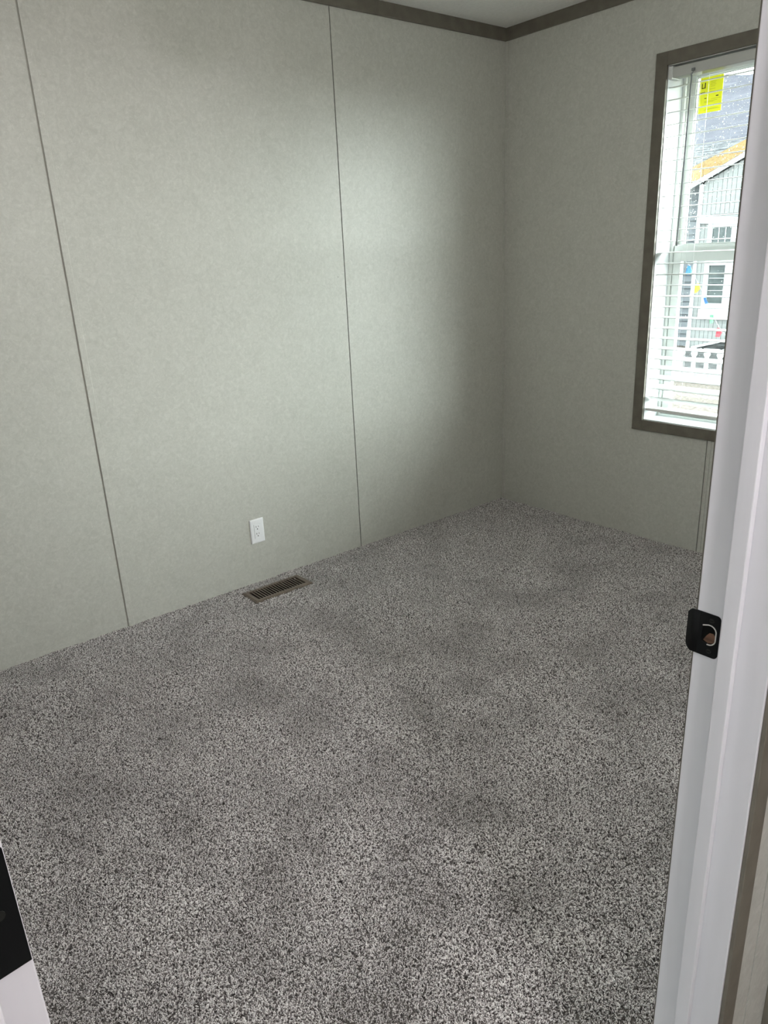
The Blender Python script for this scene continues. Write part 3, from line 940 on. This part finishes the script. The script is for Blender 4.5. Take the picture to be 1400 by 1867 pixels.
# pale gabled house opposite
def house_a():
    D = 16.0
    h = empty('gabled_house', (0, 0, 0), label='pale house with vertical siding, white window and orange strand board at its roof edge', cat='house')
    X = lambda dx: CX+dx*D
    Z = lambda dz: CZ+dz*D
    Yw = CY+D
    xl = X(-0.5425); xr = xl+4.9
    rake = lambda x: Z(0.0684) + (x-X(-0.5632))*0.444 - 0.10
    xm = xl+2.9
    roofz = lambda x: rake(x) if x < xm else rake(xm)-(x-xm)*0.444
    zb = Z(-0.160)
    MB().prism([(xl+0.02, zb), (xr-0.02, zb), (xr-0.02, roofz(xr)-0.02), (xm, roofz(xm)-0.02), (xl+0.02, roofz(xl)-0.02)], 'y', Yw+0.03, Yw+9).build('wall_shell', SIDE_W, h)
    pw, gp = 0.0985, 0.008
    x = xl+0.065
    wx0, wx1 = X(-0.5272), X(-0.4860)
    wz0, wz1 = Z(-0.0975), Z(0.0325)
    while x < xr-0.1:
        a, b = x, min(x+pw-gp, xr-0.05)
        if a > wx0-0.02 and b < wx1+0.02:
            spans = [(zb, wz0), (wz1, None)]
        else:
            spans = [(zb, None)]
        for z0, z1 in spans:
            mb = MB((a, Yw, z0))
            if z1 is None:
                pts = [(a, z0), (b, z0), (b, roofz(b)-0.01)] + ([(xm, roofz(xm)-0.01)] if a < xm < b else []) + [(a, roofz(a)-0.01)]
            else:
                pts = [(a, z0), (b, z0), (b, z1), (a, z1)]
            mb.prism(pts, 'y', Yw, Yw+0.03)
            mb.build('siding_plank', SIDE_W, h)
        x += pw
    B('corner_board', TRIMW, xl-0.01, xl+0.060, Yw-0.03, Yw+0.12, zb, roofz(xl)-0.02, h)
    # rake trim and unfinished strand board overhang
    x0 = X(-0.5640); x1 = xm
    k = D/ D
    yo0, yo1 = Yw-0.10, Yw-0.07
    def rk(x): return Z(0.0684)*1.0 + (x-X(-0.5632))*0.444
    MB().prism([(x0, rk(x0)-0.10), (x1, rk(x1)-0.10), (x1, rk(x1)), (x0, rk(x0))], 'y', yo0, yo1+0.01).build('rake_board', TRIMW, h)
    MB().prism([(x1, rk(x1)-0.10), (xr+0.4, rk(x1)-0.10-(xr+0.4-x1)*0.444), (xr+0.4, rk(x1)-(xr+0.4-x1)*0.444), (x1, rk(x1))], 'y', yo0, Yw).build('rake_board', TRIMW, h)
    # strand board sheets, three butted pieces
    top = lambda x: Z(0.0885)+(x-X(-0.5632))*0.36
    xs = [x0, X(-0.5380), X(-0.4650), X(-0.4000)]
    for a, b in zip(xs[:-1], xs[1:]):
        bb = min(b-0.006, x1)
        MB((a, yo0, Z(0.07))).prism([(a, rk(a)), (bb, rk(bb)), (bb, max(top(bb), rk(bb)+0.05)), (a, top(a))], 'y', yo0-0.015, yo1).build('strand_board', OSB, h)
    # roof slabs behind
    xq = xl-0.01
    MB().prism([(xq, rk(xq)+0.02), (xm, rk(xm)+0.02), (xm, rk(xm)+0.08), (xq, rk(xq)+0.08)], 'y', yo1, Yw+9.3).build('roof', SHING, h)
    MB().prism([(xm, rk(xm)+0.02), (xr+0.4, rk(xm)+0.02-(xr+0.4-xm)*0.444), (xr+0.4, rk(xm)+0.08-(xr+0.4-xm)*0.444), (xm, rk(xm)+0.08)], 'y', yo1, Yw+9.3).build('roof', SHING, h)
    # window with panes above and a sash below
    wn = empty('house_window', (0, 0, 0)); wn.parent = h
    y0, y1 = Yw-0.045, Yw+0.02
    def bx(a, b, c, d, m=TRIMW, n='window_trim', yy=(y0, y1), par=wn): return B(n, m, X(a), X(b), yy[0], yy[1], Z(c), Z(d), par, 0.0)
    MB().prism([(X(-0.5420), Z(0.0225)), (X(-0.4700), Z(0.0165)), (X(-0.4700), Z(0.0250)), (X(-0.5420), Z(0.0325))], 'y', y0-0.02, y1).build('header_board', TRIMW, wn)
    bx(-0.5268, -0.5206, -0.0885, 0.0215)
    bx(-0.4945, -0.4860, -0.0885, 0.0195)
    bx(-0.5203, -0.4945, 0.0165, 0.0205)
    bx(-0.5203, -0.4945, -0.0315, -0.0235)
    bx(-0.5203, -0.4945, -0.0885, -0.0805)
    bx(-0.5284, -0.4800, -0.0990, -0.0885, yy=(y0-0.05, y1), n='window_sill')
    for a, b in ((-0.5203, -0.5122), (-0.5112, -0.5032), (-0.5022, -0.4945)):
        bx(a, b, -0.0235, 0.0165, GPANE, 'pane', (Yw-0.01, Yw+0.01))
    for a in (-0.5122, -0.5032):
        bx(a, a+0.0010, -0.0235, 0.0165, n='mullion_and_reflection', yy=(Yw-0.03, Yw+0.01))
    bx(-0.5203, -0.4985, -0.0805, -0.0315, GPANE, 'pane', (Yw-0.005, Yw+0.01))
    bx(-0.4985, -0.4945, -0.0805, -0.0315, n='mullion_and_reflection', yy=(Yw-0.03, Yw+0.01))
    for z in (-0.0480, -0.0640):  # thin white bars stand in for blinds reflected in the glass
        bx(-0.5203, -0.4985, z-0.0003, z+0.0003, n='mullion_and_reflection', yy=(Yw-0.02, Yw))
    # dark panel painted as underside shade behind a slanting white board
    MB().prism([(X(-0.5330), Z(-0.1420)), (X(-0.4600), Z(-0.1225)), (X(-0.4600), Z(-0.1195)), (X(-0.5330), Z(-0.1385))], 'y', Yw-0.12, Yw-0.08).build('skirt_rail', TRIMW, h)
    MB().prism([(X(-0.5330), GZ), (X(-0.4000), GZ), (X(-0.4000), Z(-0.108)), (X(-0.5330), Z(-0.1405))], 'y', Yw-0.08, Yw-0.01).build('skirt_shade_panel', DARKM, h)
    rnd = random.Random(5)
    for i in range(16):
        a = rnd.uniform(-0.525, -0.47)
        p = Vector((X(a), Yw-0.12, rnd.uniform(GZ+0.05, Z(-0.143))))
        q = p + Vector((rnd.uniform(-0.18, 0.18), -0.02, rnd.uniform(-0.25, 0.22)))
        q.z = min(q.z, Z(-0.142)+0.2*(q.x-X(-0.53))/1.0*0.266)
        MB().tube(p, q, 0.011, 6).build('strut', TRIMW, h)
house_a()

# slate lap-sided house behind
def house_b():
    D = 16.5
    h = empty('slate_house', (0, 0, 0), label='dark slate lap-sided house with grey shingle roof behind the pale gabled house', cat='house')
    Yw = CY+D
    xl, xr = -14.0, -5.96
    zt = CZ + 0.072*D
    MB().box(xl, xr, Yw+0.05, Yw+7, GZ, zt).build('wall_shell', LAPG, h)
    z = GZ
    base = None
    while z < zt-0.05:
        if base is None:
            mb = MB((0, Yw, z))
            mb.prism([(Yw-0.012, z-0.010), (Yw+0.05, z-0.010), (Yw+0.05, z+0.143), (Yw+0.030, z+0.143)], 'x', xl, xr)
            base = mb.build('lap_board', LAPG, h); o = base
        else:
            o = base.copy(); link(o, h)
        o.location = (0, Yw, z)
        z += 0.144
    # shingle courses
    ridge_y = Yw+3.6
    rz = CZ + 0.1165*(ridge_y-CY)
    slope = (rz-zt)/(ridge_y-(Yw-0.45))
    MB().prism([(Yw-0.45, zt), (ridge_y, rz), (Yw+8, zt), (Yw+8, zt-0.05), (Yw-0.45, zt-0.05)], 'x', xl-0.3, xr).build('roof', SHING, h)
    mb = MB()
    rnd = random.Random(2)
    n = 26
    for i in range(n):
        ya = Yw-0.45 + (ridge_y-Yw+0.45)*i/n
        yb = ya + (ridge_y-Yw+0.45)/n*1.15
        x = xl-0.3 - rnd.random()*0.3
        while x < xr:
            wdt = rnd.uniform(0.24, 0.40)
            za = zt+(ya-Yw+0.45)*slope+0.030+rnd.uniform(0, 0.016); zb = zt+(yb-Yw+0.45)*slope+0.004
            nn = len(mb.v)
            x2 = x+wdt-0.006
            for p in ((x, ya, za), (x2, ya, za), (x2, yb, zb), (x, yb, zb), (x, ya, za-0.025), (x2, ya, za-0.025)): mb.v.append(Vector(p))
            mb.f += [(nn, nn+1, nn+2, nn+3), (nn+4, nn+5, nn+1, nn)]
            x += wdt
    mb.build('shingles', SHING, h, kind='stuff')
house_b()

# dark strip laid on the ground in front of the pale house
B('dark_ground_strip', DARKM, -12.0, 0.5, CY+12.55, CY+15.78, GZ-0.02, GZ+0.045, kind='stuff', label='dark strip on the ground between the white fence and the houses', cat='mulch')

# white picket fence
def fence():
    D = 12.33
    f = empty('picket_fence', (0, 0, 0), label='low white picket fence with rounded tops on the gravel outside', cat='fence')
    Y = CY+D
    X = lambda dx: CX+dx*D
    zb = GZ-0.02; zt = CZ-0.1445*D
    base = None
    pitch = 0.0188*D
    for k in range(-1, 14):
        xc = X(-0.5312)+pitch*k
        if base is None:
            r = 0.055
            pts = [(-0.034, 0), (0.034, 0), (0.034, zt-zb-2*r-0.02), (0.030, zt-zb-2*r)]
            for i in range(11):
                a = math.radians(-40+260*i/10)
                pts.append((r*math.cos(a), zt-zb-r+r*math.sin(a)))
            pts += [(-0.030, zt-zb-2*r), (-0.034, zt-zb-2*r-0.02)]
            mb = MB((xc, Y, zb))
            mb.prism([(xc+p, zb+q) for p, q in pts], 'y', Y-0.012, Y+0.012)
            base = mb.build('picket', TRIMW, f); o = base
        else:
            o = base.copy(); link(o, f)
        o.location = (xc, Y, zb)
    for z0, z1 in ((-0.1608, -0.1552), (-0.1785, -0.1696), (-0.1880, -0.1790)):
        B('fence_rail', TRIMW, X(-0.5560), X(-0.5312)+pitch*13.5, Y+0.012, Y+0.035, CZ+z0*D, CZ+z1*D, f)
    for k in (-0.5530,):
        B('fence_post', TRIMW, X(k)-0.06, X(k)+0.05, Y-0.04, Y+0.05, zb, zt+0.02, f, 0.006)
fence()

# pennants on a line
def pennants():
    D = 14.0
    Y = CY+D
    X = lambda dx: CX+dx*D
    Z = lambda dz: CZ+dz*D
    cols = {'blue': (0.03, 0.17, 0.36), 'yellow': (0.42, 0.40, 0.03), 'deep blue': (0.01, 0.10, 0.28), 'green': (0.14, 0.36, 0.20), 'red': (0.42, 0.05, 0.07)}
    spec = [('sky blue pennant hanging highest outside the window', 'blue', [(-0.5520, -0.0315), (-0.5482, -0.0318), (-0.5453, -0.0426), (-0.5500, -0.0440), (-0.5552, -0.0425)]),
            ('yellow pennant outside beside the white corner board', 'yellow', [(-0.5384, -0.0556), (-0.5338, -0.0549), (-0.5315, -0.0614), (-0.5357, -0.0672), (-0.5395, -0.0679)]),
            ('small deep blue pennant in front of the lower house window', 'deep blue', [(-0.5255, -0.0738), (-0.5222, -0.0733), (-0.5180, -0.0810), (-0.5222, -0.0818)]),
            ('pale green pennant against the siding under the house window', 'green', [(-0.5140, -0.0960), (-0.5083, -0.0958), (-0.5082, -0.1060), (-0.5129, -0.1078)]),
            ('red pennant lowest and closest to the door frame', 'red', [(-0.5014, -0.1128), (-0.4990, -0.1125), (-0.4950, -0.1185), (-0.4970, -0.1246), (-0.5035, -0.1248)])]
    line = [(X(-0.5750), Z(-0.012))]
    for lb, c, pts in spec:
        m = mat('pennant_'+c.replace(' ', '_'), X3(*cols[c]), 0.6)
        cx_ = sum(p[0] for p in pts)/len(pts); cz_ = sum(p[1] for p in pts)/len(pts)
        # a curled cloth: two layers of folds
        n = len(pts)
        mb = MB((X(cx_), Y, Z(cz_)))
        mb.prism([(X(a), Z(b)) for a, b in pts], 'y', Y-0.004, Y+0.004)
        o = mb.build('pennant', m)
        for i, v in enumerate(o.data.vertices):
            v.co.y += 0.02*math.sin(i*2.1)
        tag(o, lb, 'pennant', group='pennants on a line outside')
        line.append((X((pts[0][0]+pts[1][0])/2), Z(max(pts[0][1], pts[1][1]))+0.002))
    line.append((X(-0.4700), Z(-0.142)))
    mb = MB((line[0][0], Y, line[0][1]))
    mb.path([(a, Y+0.03, b) for a, b in line], 0.0015, 5)
    o = mb.build('pennant_string', CORD)
    tag(o, 'thin white string carrying the coloured pennants outside', 'string')
pennants()

# tidy helper property
for o in sc.objects:
    if '_org' in o: del o['_org']
